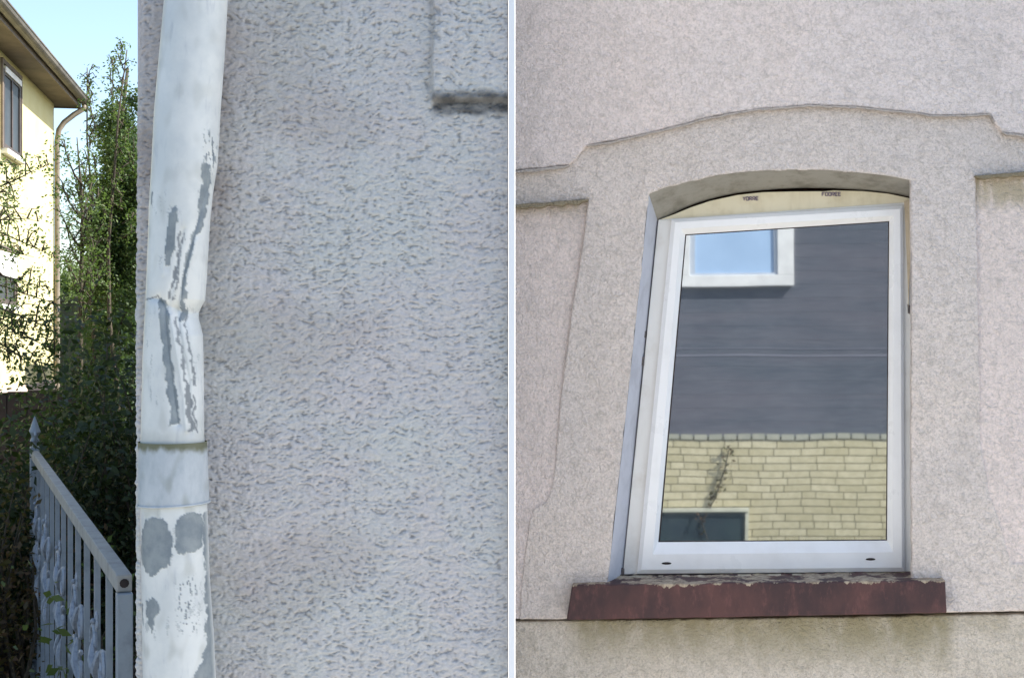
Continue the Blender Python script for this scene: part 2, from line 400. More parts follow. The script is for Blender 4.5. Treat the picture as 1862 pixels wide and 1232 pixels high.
def ring(name, outer, inner, offo, offi, thick, mat, parent, bev=.0015):
    bm = bmesh.new()
    for i in range(4):
        j = (i+1) % 4
        f = [WL(*outer[i], offo), WL(*outer[j], offo), WL(*inner[j], offi), WL(*inner[i], offi)]
        prism(bm, f, [Vector((p.x, -min(offo, offi)+thick, p.z)) for p in f])
    bmesh.ops.recalc_face_normals(bm, faces=bm.faces)
    o = obj(name, bm, mat, parent, MW)
    if bev: bevel(o, bev, 2)
    return o
fo_ = [(1197, 399), (1656, 367), (1658, 1044), (1132, 1047)]
fi_ = [(1223, 400.5), (1640, 376), (1642, 1037), (1160, 1040)]
ring('frame', fo_, fi_, -.092, -.092, .05, M_PVC2, wroot, .0022)
so_ = [(1221, 398.5), (1642, 374), (1645, 1038), (1158, 1042)]
s1_ = [(1228, 404), (1637, 380), (1640, 1031), (1166, 1035)]
si_ = [(1238, 416), (1625, 392), (1624, 1003), (1187, 1007)]
gi_ = [(1246, 426), (1617, 402), (1613, 982), (1197, 985)]
sash = ring('sash', so_, s1_, -.084, -.076, .05, M_PVC, wroot, 0)
ring('sash_face', s1_, si_, -.076, -.076, .05, M_PVC, sash, 0).name = 'sash_profile'
ring('glazing_bead', si_, gi_, -.077, -.096, .03, M_PVC, sash, 0)
g2_ = [(1243.5, 423), (1619.5, 399), (1616, 985), (1194, 989)]
ring('gasket', g2_, [(1248, 428), (1615, 404), (1611, 980), (1200, 983)], -.0945, -.0985, .006, M_DARK, sash, 0)
bm = bmesh.new(); q = [(1240, 418), (1624, 394), (1622, 992), (1188, 996)]
prism(bm, [WL(x, y, -.099) for x, y in q], [WL(x, y, -.099)+Vector((0, .02, 0)) for x, y in q])
bmesh.ops.recalc_face_normals(bm, faces=bm.faces)
obj('pane', bm, M_GLASS, sash, MW)
# cream filler board under the arch with stamped marks
cb = [(1197, 400), (1226, 389.5), (1256, 377), (1292, 365), (1340, 354.5), (1385, 349.5), (1400, 349), (1440, 348), (1500, 347.6), (1515, 346), (1570, 347.5), (1615, 352), (1658, 361), (1658, 368), (1221, 398.5)]
fb = slab('filler_board', cb, -.0935, .04, M_CREAM, .001, 0, parent=wroot)
bm = bmesh.new()
q = [(1655, 362), (1655.5, 470), (1652, 560), (1649, 470), (1644, 366)]
prism(bm, [WL(x, y, -.086) for x, y in q], [WL(x, y, -.10) for x, y in q]); bmesh.ops.recalc_face_normals(bm, faces=bm.faces)
obj('sealing_strip', bm, M_BEIGE, wroot, MW)
bm = bmesh.new()
def mark(bm, x0, y0, letters, h, slope):
    x = x0
    for ch in letters:
        segs = {'f': [(0, 0, 0, 1), (0, 0, .7, 0), (0, .5, .5, .5)], 'o': [(0, 0, 0, 1), (.7, 0, .7, 1), (0, 0, .7, 0), (0, 1, .7, 1)],
                'r': [(0, 0, 0, 1), (0, 0, .7, 0), (.7, 0, .7, .5), (0, .5, .7, .5), (.2, .5, .7, 1)], 'e': [(0, 0, 0, 1), (0, 0, .7, 0), (0, .5, .6, .5), (0, 1, .7, 1)], 'y': [(0, 0, .35, .5), (.7, 0, .35, .5), (.35, .5, .35, 1)]}[ch]
        for a, b, c, d in segs:
            p = WL(x+a*h, y0+b*h+slope*(x-x0), -.0925); q = WL(x+c*h, y0+d*h+slope*(x-x0), -.0925)
            tube(bm, [p, q], .0016, 4)
        x += h*.98
mark(bm, 1351, 358.5, 'yorre', 6, -.03); obj('stamped_mark', bm, M_INK, fb, MW)
bm = bmesh.new(); mark(bm, 1495, 350, 'fooree', 6, .0); obj('stamped_mark', bm, M_INK, fb, MW)
for x, y in ((1212, 1023.5), (1583, 1016)):
    bm = bmesh.new()
    pts = [(x-9+18*k/11, y) for k in range(12)]
    front = [WL(x+9*math.cos(a), y+2.3*math.sin(a), -.0752) for a in [2*math.pi*k/14 for k in range(14)]]
    prism(bm, front, [p+Vector((0, .01, 0)) for p in front])
    bmesh.ops.recalc_face_normals(bm, faces=bm.faces); obj('drain_slot', bm, M_DARK, sash, MW)
M_FIX = simple('dull_metal', srgb(120, 112, 108), srgb(84, 78, 76), 60)
for x, y, ww, hh in ((1172, 607, 4, 7), (1168.5, 655, 5, 9), (1186, 408, 5, 4), (1653.5, 562, 3, 9), (1133, 1040, 4, 9)):
    bm = bmesh.new(); f = [WL(x-ww, y-hh, -.0885), WL(x+ww*.6, y-hh*.7, -.0885), WL(x+ww*.5, y+hh, -.0885), WL(x-ww*.8, y+hh*.8, -.0885)]
    prism(bm, f, [p+Vector((0, .02, 0)) for p in f])
    bmesh.ops.recalc_face_normals(bm, faces=bm.faces); obj('fixing_bracket', bm, M_FIX, wroot, MW)
# threshold strip under the frame and ragged mortar bed on the sill
slab('threshold_strip', [(1128, 1044), (1660, 1040), (1661, 1047), (1124, 1051)], -.084, .08, M_DARK, 0, 0, parent=wroot)
M_MORTAR = simple('mortar_bed', srgb(206, 196, 176), srgb(150, 142, 124), 40, .95, .6, .004)
slab('mortar_bed', [(1100, 1049), (1665, 1043), (1668, 1062), (1096, 1068)], -.06, .05, M_MORTAR, .002, .8, parent=wroot, step=9)

# sill: painted stone, paint flaked along the top edge
def sillf():
    t = NT('sill_paint', .62, .35); n = t.noise(t.mapping((1, 1, .6)), 7, 5, .6); f = t.noise(t.mapping((1, 1, .35)), 60, 4, .7)
    base = t.mix(t.ramp(n, .35, .65), srgb(88, 60, 58), srgb(62, 46, 48)); base = t.mix(t.ramp(f, .5, .75, 0, .4), base, srgb(128, 84, 80))
    s = t.sep(); e = t.noise(t.mapping((1, 1, .4)), 16, 6, .7)
    xa = WL(1038, 1060).x; xb = WL(1720, 1060).x; za = WL(1038, 1062, .04).z; zz = WL(1720, 1053, .04).z
    top = t.math('MULTIPLY_ADD', s[0], (zz-za)/(xb-xa), za-xa*(zz-za)/(xb-xa))
    d = t.math('SUBTRACT', top, s[2]); thr = t.math('MULTIPLY', t.math('SUBTRACT', e, .46), .07)
    m = t.ramp(t.math('SUBTRACT', thr, d), 0.0, .002)
    t.col(t.mix(m, base, t.mix(t.ramp(f, .4, .6), srgb(176, 162, 140), srgb(134, 120, 104)))); t.bump(t.math('ADD', f, m), .35, .003); return t.m
bm = bmesh.new()
xl = np.linspace(0, 1, 60)
fr = [(1040+(1719-1040)*s, 1063+(1054-1063)*s+random.uniform(-1.1, 1.1)) for s in xl]; fl = [(1722+(1030-1722)*s, 1114+(1127-1114)*s+random.uniform(-.5, .5)) for s in xl]
f = [WL(x, y, .042) for x, y in fr+fl]; prism(bm, f, [Vector((p.x, .10, p.z)) for p in f]); bmesh.ops.recalc_face_normals(bm, faces=bm.faces)
o = obj('window_sill', bm, sillf(), house, MW, label='dark red brown painted sill with flaking upper edge'); bevel(o, .004, 3)

# ================================================================== downpipe
YP = 2.325
pipe = empty('downpipe', P(318, 1232, YP), 'dented white painted downpipe with peeling grey patches on the house corner', 'downpipe')
KL = [(-260, 316), (0, 300), (100, 291), (200, 282), (300, 277), (370, 273), (430, 271), (560, 266), (650, 261), (700, 260), (790, 257.5), (805, 257), (930, 257), (1050, 259), (1150, 260), (1232, 262), (1900, 268)]
KR = [(-260, 428), (0, 413), (100, 407.5), (200, 400), (250, 397.5), (300, 394), (350, 386), (400, 381), (430, 379), (500, 375), (545, 372), (557, 365), (567, 360), (578, 359.5), (590, 363), (610, 368), (700, 369.5), (790, 370), (805, 371), (930, 376), (1050, 380), (1150, 387), (1232, 391), (1900, 398)]
def segd(px, py, a, b):
    ax, ay = a; bx, by = b; dx, dy = bx-ax, by-ay
    t_ = np.clip(((px-ax)*dx+(py-ay)*dy)/(dx*dx+dy*dy), 0, 1); return np.hypot(px-ax-t_*dx, py-ay-t_*dy)
def pld(px, py, pl): return np.minimum.reduce([segd(px, py, a, b) for a, b in zip(pl, pl[1:])])
def inpoly(px, py, poly):
    ins = np.zeros(px.shape, bool); n = len(poly)
    for i in range(n):
        x1, y1 = poly[i]; x2, y2 = poly[(i+1) % n]
        c = ((y1 > py) != (y2 > py)) & (px < (x2-x1)*(py-y1)/((y2-y1) if y2 != y1 else 1e-9)+x1); ins ^= c
    return ins
def sdf(px, py, poly):
    d = pld(px, py, list(poly)+[poly[0]]); return np.where(inpoly(px, py, poly), -d, d)
creases = [([(388, 285), (380, 350), (366, 410), (352, 470), (340, 530), (332, 560)], 6.5, 5), ([(346, 420), (334, 480), (322, 540), (318, 560)], 3.2, 5), ([(303, 543), (312, 560), (318, 620), (326, 690), (336, 768)], 6.5, 5.5),
           ([(330, 560), (340, 620), (352, 690), (356, 785)], 5.0, 3.5), ([(362, 568), (345, 572), (325, 560), (300, 545), (285, 543)], 5.0, 6), ([(345, 585), (360, 660), (364, 780)], 2.5, 3.5), ([(328, 385), (322, 440), (316, 490)], 2.5, 8)]
ridges = [([(366, 440), (350, 500), (338, 556)], 2.0, 4), ([(322, 575), (334, 640), (346, 720), (350, 780)], 3.5, 3.5), ([(310, 500), (318, 450), (330, 390)], 1.5, 5)]
chips = [[(275, 940), (290, 932), (312, 935), (325, 955), (330, 985), (327, 1015), (312, 1022), (290, 1040), (275, 1030), (262, 1010), (261, 985), (268, 960)],
         [(335, 935), (352, 924), (372, 930), (376, 960), (372, 988), (358, 998), (340, 1000), (332, 985), (334, 955)],
         [(279, 1084), (293, 1075), (307, 1085), (306, 1100), (297, 1112), (296, 1128), (290, 1136), (281, 1120), (278, 1100)],
         [(374, 925), (386, 930), (396, 1150), (400, 1250), (361, 1250), (362, 1218), (378, 1190), (382, 1150), (377, 1060)],
         [(321, 400), (332, 378), (336, 400), (331, 450), (325, 485), (316, 490), (313, 465), (317, 430)],
         [(378, 300), (388, 303), (384, 360), (375, 410), (362, 450), (352, 500), (345, 560), (338, 560), (342, 510), (354, 450), (366, 400), (374, 340)],
         [(299, 541), (312, 546), (319, 575), (322, 620), (331, 700), (340, 766), (326, 769), (317, 700), (309, 640), (306, 590)],
         [(335, 555), (345, 560), (342, 585), (336, 583)], [(284, 352), (287, 352), (287, 376), (284, 372)], [(264, 1092), (269, 1090), (270, 1132), (266, 1130)]]
lines = [([(340, 425), (334, 480), (322, 545)], 1.6), ([(346, 425), (338, 470), (328, 548)], .8), ([(330, 580), (341, 640), (352, 720)], 1.5), ([(344, 575), (354, 640), (361, 700)], .9), ([(350, 700), (356, 780)], 3), ([(268, 545), (300, 540)], 1.2), ([(359, 720), (362, 782)], 1.2)]
def pipe_part(name, y0, y1, grow=0., step=2.2, chipmode=True, mat=None, dent=True, topcap=False):
    py = np.arange(y0, y1+.01, step); nv = len(py); nu = 150
    L = np.interp(py, *zip(*KL)); R = np.interp(py, *zip(*KR))
    if not dent: 
        pass
    th = np.linspace(0, 2*np.pi, nu, endpoint=False)
    TH, PYg = np.meshgrid(th, py); cx = ((L+R)/2)[:, None]; hw = ((R-L)/2)[:, None]+grow
    pxv = cx+hw*np.sin(TH); frontm = sst(-.2, .3, np.cos(TH))
    s = YP/FPX
    hwk = np.interp(py, [-260, 0, 300, 560, 800, 930, 1232, 1900], [56, 56, 57, 54, 55, 58, 62, 64])[:, None]+grow
    dep = hwk*s*np.cos(TH)
    if dent:
        dd = np.zeros_like(pxv)
        for pl, a, wd in creases: dd += a*np.exp(-pld(pxv, PYg, pl)/wd*1.1)
        for pl, a, wd in ridges: dd -= a*np.exp(-(pld(pxv, PYg, pl)/wd)**2)
        dd += 12*np.exp(-np.abs(PYg-566)/26)*np.exp(-((pxv-350)/32)**2)+3*sst(400, 560, PYg)*sst(800, 700, PYg)*np.exp(-((pxv-350)/22)**2)
        dep -= dd*s*frontm
    dep += .0006*pn(pxv*.05, PYg*.02, 40)*frontm
    ins = .0009*pn(pxv*.12, PYg*.12, 41)*0
    X_ = (pxv-931)*s; Z_ = CAMZ+(616-PYg)*s; Y_ = -dep
    V = np.stack([X_, Y_, Z_], -1)
    wx = pxv+6*pn(pxv*.07, PYg*.05, 50)+3*pn(pxv*.3, PYg*.10, 51)+1.2*pn(pxv*.6, PYg*.3, 60); wy = PYg+5*pn(pxv*.06+7, PYg*.06, 52)+4*pn(pxv*.25, PYg*.10, 53)+1.5*pn(pxv*.5, PYg*.35, 61)
    chip = np.zeros_like(pxv); dark = np.zeros_like(pxv)
    if chipmode:
        for c in chips: chip = np.maximum(chip, sst(.8, -.8, sdf(wx, wy, c)))
        for pl, wd in lines: dark = np.maximum(dark, sst(wd+1.2, wd-.4, pld(wx, wy, pl)))
        sp = pn(pxv*.30, PYg*.05, 54)+.5*pn(pxv*.6, PYg*.22, 62)
        flake = sst(.30, .42, pn(pxv*.12, PYg*.035, 63)+.55*pn(pxv*.5, PYg*.3, 64))*sst(.1, .2, pn(pxv*.02, PYg*.012, 65))*sst(280, 420, PYg)*.5; chip = np.maximum(chip, flake*.8)
        chip = np.maximum(chip, sst(.22, .34, sp)*sst(25, 8, np.abs(pxv-353))*sst(1030, 1050, PYg)*sst(1150, 1130, PYg))
        chip = np.maximum(chip, sst(.14, .26, sp)*sst(14, 4, np.abs(pxv-388))*sst(235, 250, PYg)*sst(330, 290, PYg))
        chip = np.maximum(chip, sst(.3, .4, pn(pxv*.16, PYg*.09, 55))*.7*sst(640, 655, PYg)*0)
        chip *= frontm; dark *= frontm
    gr = np.clip(sst(.1, .5, pn(pxv*.05, PYg*.02, 56)), 0, 1)
    if name == 'collar':
        gr = np.maximum(gr*.35, sst(822, 808, PYg+14*pn(pxv*.05, 0*PYg, 57)+5*pn(pxv*.2, PYg*.1, 59)))
    if name == 'upper_pipe': gr = np.maximum(gr*.6, sst(768, 792, PYg+12*pn(pxv*.05, 0*PYg, 58))*.8)
    me = grid_mesh(name, V, nu, nv, wrap=True, attrs={'chip': chip, 'dark': dark, 'grime': gr})
    m = me
    o = obj(name, me, mat, pipe, Matrix.Translation((0, YP, 0)), smooth=True)
    # ring faces face outward
    return o
t = NT('pipe_paint', .42, .45)
sp = t.noise(t.mapping(), 14, 5, .6); fi = t.noise(t.mapping((1, 1, .25)), 60, 4, .6)
paint = t.mix(t.ramp(sp, .35, .7), srgb(218, 220, 216), srgb(202, 206, 204)); paint = t.mix(t.ramp(fi, .55, .8, 0, .5), paint, srgb(166, 172, 180))
paint = t.mix(t.math('MULTIPLY', t.attr('grime'), .28), paint, srgb(126, 128, 112))
zinc = t.mix(t.ramp(t.noise(t.mapping(), 30, 4, .6), .35, .65), srgb(118, 128, 134), srgb(140, 148, 150))
ch = t.attr('chip'); c = t.mix(ch, paint, zinc); c = t.mix(t.math('MULTIPLY', t.attr('dark'), .75), c, srgb(84, 92, 100)); t.col(c)
t.bump(t.math('MULTIPLY_ADD', fi, .12, t.math('MULTIPLY', ch, -1)), .7, .0012); M_PIPE = t.m
t = NT('collar_metal', .5, .4)
sp = t.noise(t.mapping((1, 1, .5)), 26, 5, .65); b1 = t.mix(t.ramp(sp, .3, .7), srgb(164, 173, 178), srgb(188, 194, 197))
t.col(t.mix(t.math('MULTIPLY', t.attr('grime'), 1.0), b1, srgb(104, 106, 84))); t.bump(sp, .25, .003); M_COLLAR = t.m
pipe_part('upper_pipe', -260, 806, mat=M_PIPE, step=1.6)
pipe_part('collar', 802, 916, grow=4.2, mat=M_COLLAR, chipmode=False, dent=False)
pipe_part('lower_pipe', 905, 1900, mat=M_PIPE, step=1.6, dent=False)
for yy, g in ((914, 5.0),):
    bm = bmesh.new(); s = YP/FPX; L = np.interp(yy, *zip(*KL)); R = np.interp(yy, *zip(*KR)); pts = []
    for k in range(73):
        a = 2*math.pi*k/72; pts.append(((((L+R)/2)+((R-L)/2+g)*math.sin(a)-931)*s, -(57+g)*s*math.cos(a), CAMZ+(616-yy+2.5*math.sin(a)+(1.6*math.sin(3*a+1) if yy < 850 else 0))*s))
    tube(bm, pts, .0019, 6, False)
    obj('collar_rim', bm, M_COLLAR, pipe, Matrix.Translation((0, YP, 0)), smooth=True)
# wall bracket behind
bm = bmesh.new(); p = P(318, 860, YP); box(bm, (p.x-.012, YP+.05, p.z-.014), (p.x+.012, YL+.03, p.z+.014)); obj('wall_bracket', bm, M_COLLAR, pipe)

# ================================================================== ground and lane
def plane(name, x0, x1, y0, y1, z, mat, **tg):
    bm = bmesh.new(); vs = [bm.verts.new(v) for v in ((x0, y0, z), (x1, y0, z), (x1, y1, z), (x0, y1, z))]; bm.faces.new(vs); return obj(name, bm, mat, **tg)
M_SOIL = simple('soil_and_grass', (.035, .045, .02, 1), (.06, .05, .03, 1), 1.5, .95, .5, .05)
plane('ground', -400, 400, -400, 400, -.004, M_SOIL, kind='structure')
t = NT('dark_pavers', .85, .25); br = t.n('ShaderNodeTexBrick'); t.l(t.mapping((1, 1, 1)), br.inputs[0])
br.inputs['Scale'].default_value = 5; br.inputs['Color1'].default_value = (.10, .075, .065, 1); br.inputs['Color2'].default_value = (.13, .10, .09, 1); br.inputs['Mortar'].default_value = (.03, .028, .025, 1)
t.col(br.outputs[0]); t.bump(br.outputs['Fac'], -.4, .006); M_PAVE = t.m
plane('paved_yard', -7, -.7, 2.4, 12, .004, M_PAVE, kind='structure')
M_ASPH = simple('asphalt', (.22, .215, .20, 1), (.27, .26, .245, 1), 30, .9, .3, .004)
plane('street', -60, 60, -5.0, .6, .004, M_ASPH, kind='structure')
M_CONC = simple('paving_slabs', (.42, .40, .37, 1), (.50, .48, .44, 1), 6, .9, .2, .004)
bm = bmesh.new(); box(bm, (-60, .6, -.1), (60, 2.39, .10)); obj('pavement', bm, M_CONC, kind='structure')
bm = bmesh.new(); box(bm, (.01, 2.39, -.1), (60, 3.7, .097)); obj('pavement', bm, M_CONC, kind='structure')

# ================================================================== metal gate
M_GATE = grime('grey_gate_paint', .5, .4, srgb(146, 156, 164), srgb(112, 120, 126), 14, .6)
M_RAILTOP = grime('lit_rail_paint', .75, .25, srgb(158, 158, 154), srgb(132, 130, 126), 14, .6)  # lighter, warmer than the gate: light on the rail's top put into the colour
GN = P(226, 1036, 3.4); GF = P(63, 822, 7.2); GN.z = GF.z = (GN.z+GF.z)/2
gate = empty('metal_gate', (GN.x, GN.y, 0), 'grey painted metal gate with vertical bars and cast ornaments beside the house corner', 'gate')
gd = (GF-GN); gl_ = Vector((gd.x, gd.y, 0)).length; ga = math.atan2(gd.y, gd.x)
MG = Matrix.Translation((GN.x, GN.y, 0)) @ Matrix.Rotation(ga, 4, 'Z'); zt = GN.z
def gobj(name, bm, mat, bev=.002, parent=None):
    bmesh.ops.recalc_face_normals(bm, faces=bm.faces)
    o = obj(name, bm, mat, parent or gate, MG)
    if bev: bevel(o, bev)
    return o
bm = bmesh.new(); box(bm, (.0, -.020, zt-.045), (gl_, .020, zt)); gobj('top_rail', bm, M_RAILTOP, .004)
bm = bmesh.new(); box(bm, (-.018, -.020, .05), (.020, .020, zt-.046)); gobj('post', bm, M_GATE, .003)
bm = bmesh.new(); box(bm, (gl_-.03, -.024, .05), (gl_+.035, .024, zt+.02)); gobj('post', bm, M_GATE, .004)
bm = bmesh.new(); tube(bm, [(-.0015, .0, zt-.022), (-.0005, .0, zt-.022)], .012, 10); gobj('tube_end', bm, M_DARK, 0)
bm = bmesh.new(); box(bm, (.02, -.014, .12), (gl_-.03, .014, .155)); gobj('bottom_rail', bm, M_GATE)
nb = 12
for k in range(1, nb):
    x = .02+(gl_-.05)*k/nb
    bm = bmesh.new(); box(bm, (x-.009, -.009, .155), (x+.009, .009, zt-.046)); gobj('bar', bm, M_GATE, 0)
# spear finial with twin scrolls
bm = bmesh.new(); x = gl_
tube(bm, [(x, 0, zt+.02), (x, 0, zt+.05), (x, 0, zt+.065), (x, 0, zt+.10), (x, 0, zt+.14), (x, 0, zt+.20), (x, 0, zt+.27)], [.012, .010, .026, .016, .032, .018, .002], 10)
for s in (-1, 1):
    tube(bm, [(x, 0, zt+.06), (x+s*.04, 0, zt+.08), (x+s*.055, 0, zt+.12), (x+s*.035, 0, zt+.14), (x+s*.025, 0, zt+.12)], .008, 6)
for v in bm.verts: v.co.z = zt+.02+(v.co.z-zt-.02)*.66
gobj('finial', bm, M_GATE, 0)
M_CAST = grime('cast_ornament', .55, .4, srgb(150, 158, 168), srgb(96, 104, 112), 40, .7)
def rosette(bm, x, z, r):
    for k in range(6):
        a = k*math.pi/3+.3; c = Vector((x+math.cos(a)*r*.6, -.014, z+math.sin(a)*r*.6))
        bmesh.ops.create_uvsphere(bm, u_segments=8, v_segments=6, radius=r*.42, matrix=Matrix.Translation(c) @ Matrix.Diagonal((1, .45, 1, 1)))
    bmesh.ops.create_uvsphere(bm, u_segments=8, v_segments=6, radius=r*.32, matrix=Matrix.Translation((x, -.024, z)))
def spiral(bm, x, z, r, d, s=1):
    pts = []
    for k in range(26):
        a = k/25*2.6*math.pi; rr = r*(1-.78*k/25); pts.append((x+s*math.cos(a+d)*rr, -.012, z+math.sin(a+d)*rr))
    tube(bm, pts, .0075, 6)
def leaf3(bm, x, z, a, L):
    pts = [Vector((x+math.cos(a)*L*f, -.012-.012*math.sin(f*3), z+math.sin(a)*L*f)) for f in (0, .25, .5, .75, 1)]
    tube(bm, pts, [.003, .009*L/.12, .011*L/.12, .007*L/.12, .002], 6)
for k, x in enumerate((.55, 1.25, 2.05, 2.9, 3.6)):
    bm = bmesh.new(); z = zt-.36
    rosette(bm, x, z, .045); rosette(bm, x+.02, z+.13, .03); rosette(bm, x-.02, z-.15, .035)
    for s in (-1, 1):
        spiral(bm, x+s*.13, z+.03, .075, 0 if s > 0 else math.pi, s); spiral(bm, x+s*.12, z-.14, .06, 1.2, s)
        leaf3(bm, x, z-.05, math.pi*.5+s*.7, .16); leaf3(bm, x, z-.06, -math.pi*.5+s*.6, .17); leaf3(bm, x+s*.05, z-.22, -math.pi*.5+s*.25, .13)
    for v in bm.verts: v.co.y *= -1
    gobj('ornament', bm, M_CAST, 0)

# ================================================================== yellow house behind
YH = 22.0; HC = P(98, 616, YH); hd = Vector((.169, -1, 0)).normalized(); hn = Vector((1, .169, 0)).normalized()
MH = Matrix(((hd.x, -hn.x, 0, HC.x), (hd.y, -hn.y, 0, HC.y), (0, 0, 1, 0), (0, 0, 0, 1)))     # x toward the street along the front, y into the house
def HL(px, py, off=0.):
    d = Vector(((px-931)/FPX, 1, (616-py)/FPX)); p0 = Vector((HC.x, HC.y, 0))+hn*off
    s = p0.dot(hn)/d.dot(hn); p = d*s; rel = p-Vector((HC.x, HC.y, 0)); return Vector((rel.dot(hd), -off, CAMZ+p.z))
yh = empty('yellow_house', None, 'sunlit pale yellow house with brown eaves and gutter, behind the trees', 'house', mw=MH)
def hobj(name, bm, mat, parent=None, bev=0, **k):
    bmesh.ops.recalc_face_normals(bm, faces=bm.faces)
    o = obj(name, bm, mat, parent or yh, MH, **k)
    if bev: bevel(o, bev)
    return o
ZE = HL(101, 192).z
M_YEL = simple('yellow_render', srgb(200, 190, 140), srgb(208, 200, 154), 1.5, .9, .3, .01)
M_EAVE = simple('brown_eaves', srgb(120, 108, 98), srgb(98, 88, 80), 3, .7)
M_GUT = simple('gutter_metal', srgb(96, 92, 88), srgb(128, 122, 114), 3, .5)
M_TILE = simple('roof_tiles', srgb(112, 88, 76), srgb(86, 70, 64), 4, .9, .4, .03)
M_WHT = simple('white_window_paint', srgb(232, 230, 226), srgb(212, 210, 206), 4, .5)
M_PANE = simple('dark_pane', (.02, .024, .028, 1), (.05, .055, .06, 1), 1.2, .4, spec=.2)
bm = bmesh.new(); box(bm, (0, 0, 1.22), (14, 8, ZE)); hobj('wall', bm, M_YEL)
bm = bmesh.new(); box(bm, (-.03, -.05, 0), (14.05, 8, 1.22)); hobj('plinth', bm, simple('plinth_stone', srgb(200, 178, 162), srgb(176, 160, 150), 2, .9))
OV = .36
bm = bmesh.new(); box(bm, (-.28, -OV, ZE), (14.5, 8.5, ZE+.06)); hobj('soffit', bm, M_EAVE)
bm = bmesh.new(); box(bm, (-.30, -OV-.03, ZE-.02), (14.5, -OV, ZE+.15)); box(bm, (-.31, -OV, ZE-.02), (-.28, 8.5, ZE+.15)); hobj('fascia_board', bm, M_EAVE)
bm = bmesh.new()                  # tiled roof with ridge
r0 = [(-.33, -OV-.05, ZE+.18), (14.5, -OV-.05, ZE+.18), (14.5, 8.6, ZE+.18), (-.33, 8.6, ZE+.18)]; v = [bm.verts.new(p) for p in r0]; rg = [bm.verts.new((3.6, 4, ZE+2.3)), bm.verts.new((14.5, 4, ZE+2.3))]
for fc in ((v[0], v[1], rg[1], rg[0]), (v[2], v[3], rg[0], rg[1]), (v[3], v[0], rg[0]), (v[1], v[2], rg[1]), (v[3], v[2], v[1], v[0])): bm.faces.new(fc)
rf = hobj('roof', bm, M_TILE)
bm = bmesh.new()                  # gutter: half round trough
gy = -OV-.10; gz = ZE+.12; R_ = .085; k = 10; prof = [(gy+R_*math.cos(math.pi+math.pi*i/k), gz+R_*math.sin(math.pi+math.pi*i/k)) for i in range(k+1)]
prof += [(y_*1+(.012 if i == 0 else 0), z_) for i, (y_, z_) in enumerate([(p[0]*.9+gy*.1, p[1]+.006) for p in prof[::-1]])]
prism(bm, [(-.38, y_, z_) for y_, z_ in prof], [(14.5, y_, z_) for y_, z_ in prof]); 
tube(bm, [(-.38, gy-R_, gz), (14.5, gy-R_, gz)], .014, 6); prism(bm, [(-.39, y_, z_) for y_, z_ in prof[:k+1]], [(-.378, y_, z_) for y_, z_ in prof[:k+1]])
hobj('gutter', bm, M_GUT)
bm = bmesh.new()
tube(bm, [(-.15, gy, gz-.08), (-.15, gy, gz-.16), (-.10, gy+.15, gz-.27), (-.02, -.16, gz-.42), (.0, -.08, gz-.55), (.02, -.055, gz-.75), (.02, -.055, 1.0), (.02, -.055, 0)], .045, 10)
hobj('drainpipe', bm, simple('brown_pipe', srgb(136, 126, 112), srgb(112, 104, 94), 5, .6), smooth=True)
M_WFR = simple('brown_window_frame', srgb(78, 66, 60), srgb(60, 52, 48), 4, .5)
def hwin(px0, px1, pyt, pyb, shutter=0.):
    # right edge at px1: heights read there; left edge beyond the picture
    a = HL(px1, pyt); b = HL(px1, pyb); x0 = a.x; x1 = x0+1.15; z1 = a.z; z0 = b.z
    bm = bmesh.new()
    for q in (((x0, z0), (x0+.07, z1)), ((x1-.07, z0), (x1, z1)), ((x0+.07, z1-.08), (x1-.07, z1)), ((x0+.07, z0), (x1-.07, z0+.08)), ((x0+.54, z0+.08), (x0+.61, z1-.08))):
        box(bm, (q[0][0], -.03, q[0][1]), (q[1][0], .02, q[1][1]))
    wn = hobj('window', bm, M_WFR, bev=.005)
    bm = bmesh.new(); box(bm, (x0+.05, -.012, z0+.05), (x1-.05, -.002, z1-.05)); hobj('pane', bm, M_PANE, wn)
    bm = bmesh.new(); box(bm, (x0-.05, -.09, z0-.07), (x1+.05, -.001, z0-.003)); hobj('sill', bm, M_WHT, wn)
    if shutter: bm = bmesh.new(); box(bm, (x0+.02, -.05, z1-shutter), (x1-.02, -.032, z1+.03)); hobj('shutter', bm, M_WHT, wn)
    bm = bmesh.new()
    for q in (((x0-.10, z0), (x0-.04, z1+.06)), ((x1+.04, z0), (x1+.10, z1+.06)), ((x0-.10, z1+.06), (x1+.10, z1+.12))): box(bm, (q[0][0], -.035, q[0][1]), (q[1][0], -.001, q[1][1]))
    hobj('window_surround', bm, M_EAVE, wn)
    return x0, z0, z1
x0, z0, z1 = hwin(0, 34, 152, 290, .05)
hwin(0, 25, 468, 556, .30)

# ================================================================== vegetation
def leaf_mesh(name, C, size, asp=.5, droop=0.):
    n = len(C); C = np.asarray(C); sz = size*rng.uniform(.6, 1.3, n)
    d = rng.normal(size=(n, 3)); d[:, 2] = d[:, 2]*.7-droop; d /= np.linalg.norm(d, axis=1)[:, None]
    u = np.cross(d, rng.normal(size=(n, 3))); u /= np.linalg.norm(u, axis=1)[:, None]; nn = np.cross(d, u)
    a = C-d*sz[:, None]*.5; b = C+u*(sz*asp*.5)[:, None]+nn*(sz*.08)[:, None]; c = C+d*sz[:, None]*.5; e = C-u*(sz*asp*.5)[:, None]+nn*(sz*.08)[:, None]
    V = np.stack([a, b, c, e], 1).reshape(-1, 3); me = bpy.data.meshes.new(name); me.vertices.add(n*4); me.vertices.foreach_set('co', V.reshape(-1).astype(np.float32))
    me.loops.add(n*4); me.loops.foreach_set('vertex_index', np.arange(n*4, dtype=np.int32)); me.polygons.add(n)
    me.polygons.foreach_set('loop_start', (np.arange(n)*4).astype(np.int32)); me.polygons.foreach_set('loop_total', np.full(n, 4, np.int32)); me.update(calc_edges=True)
    return me
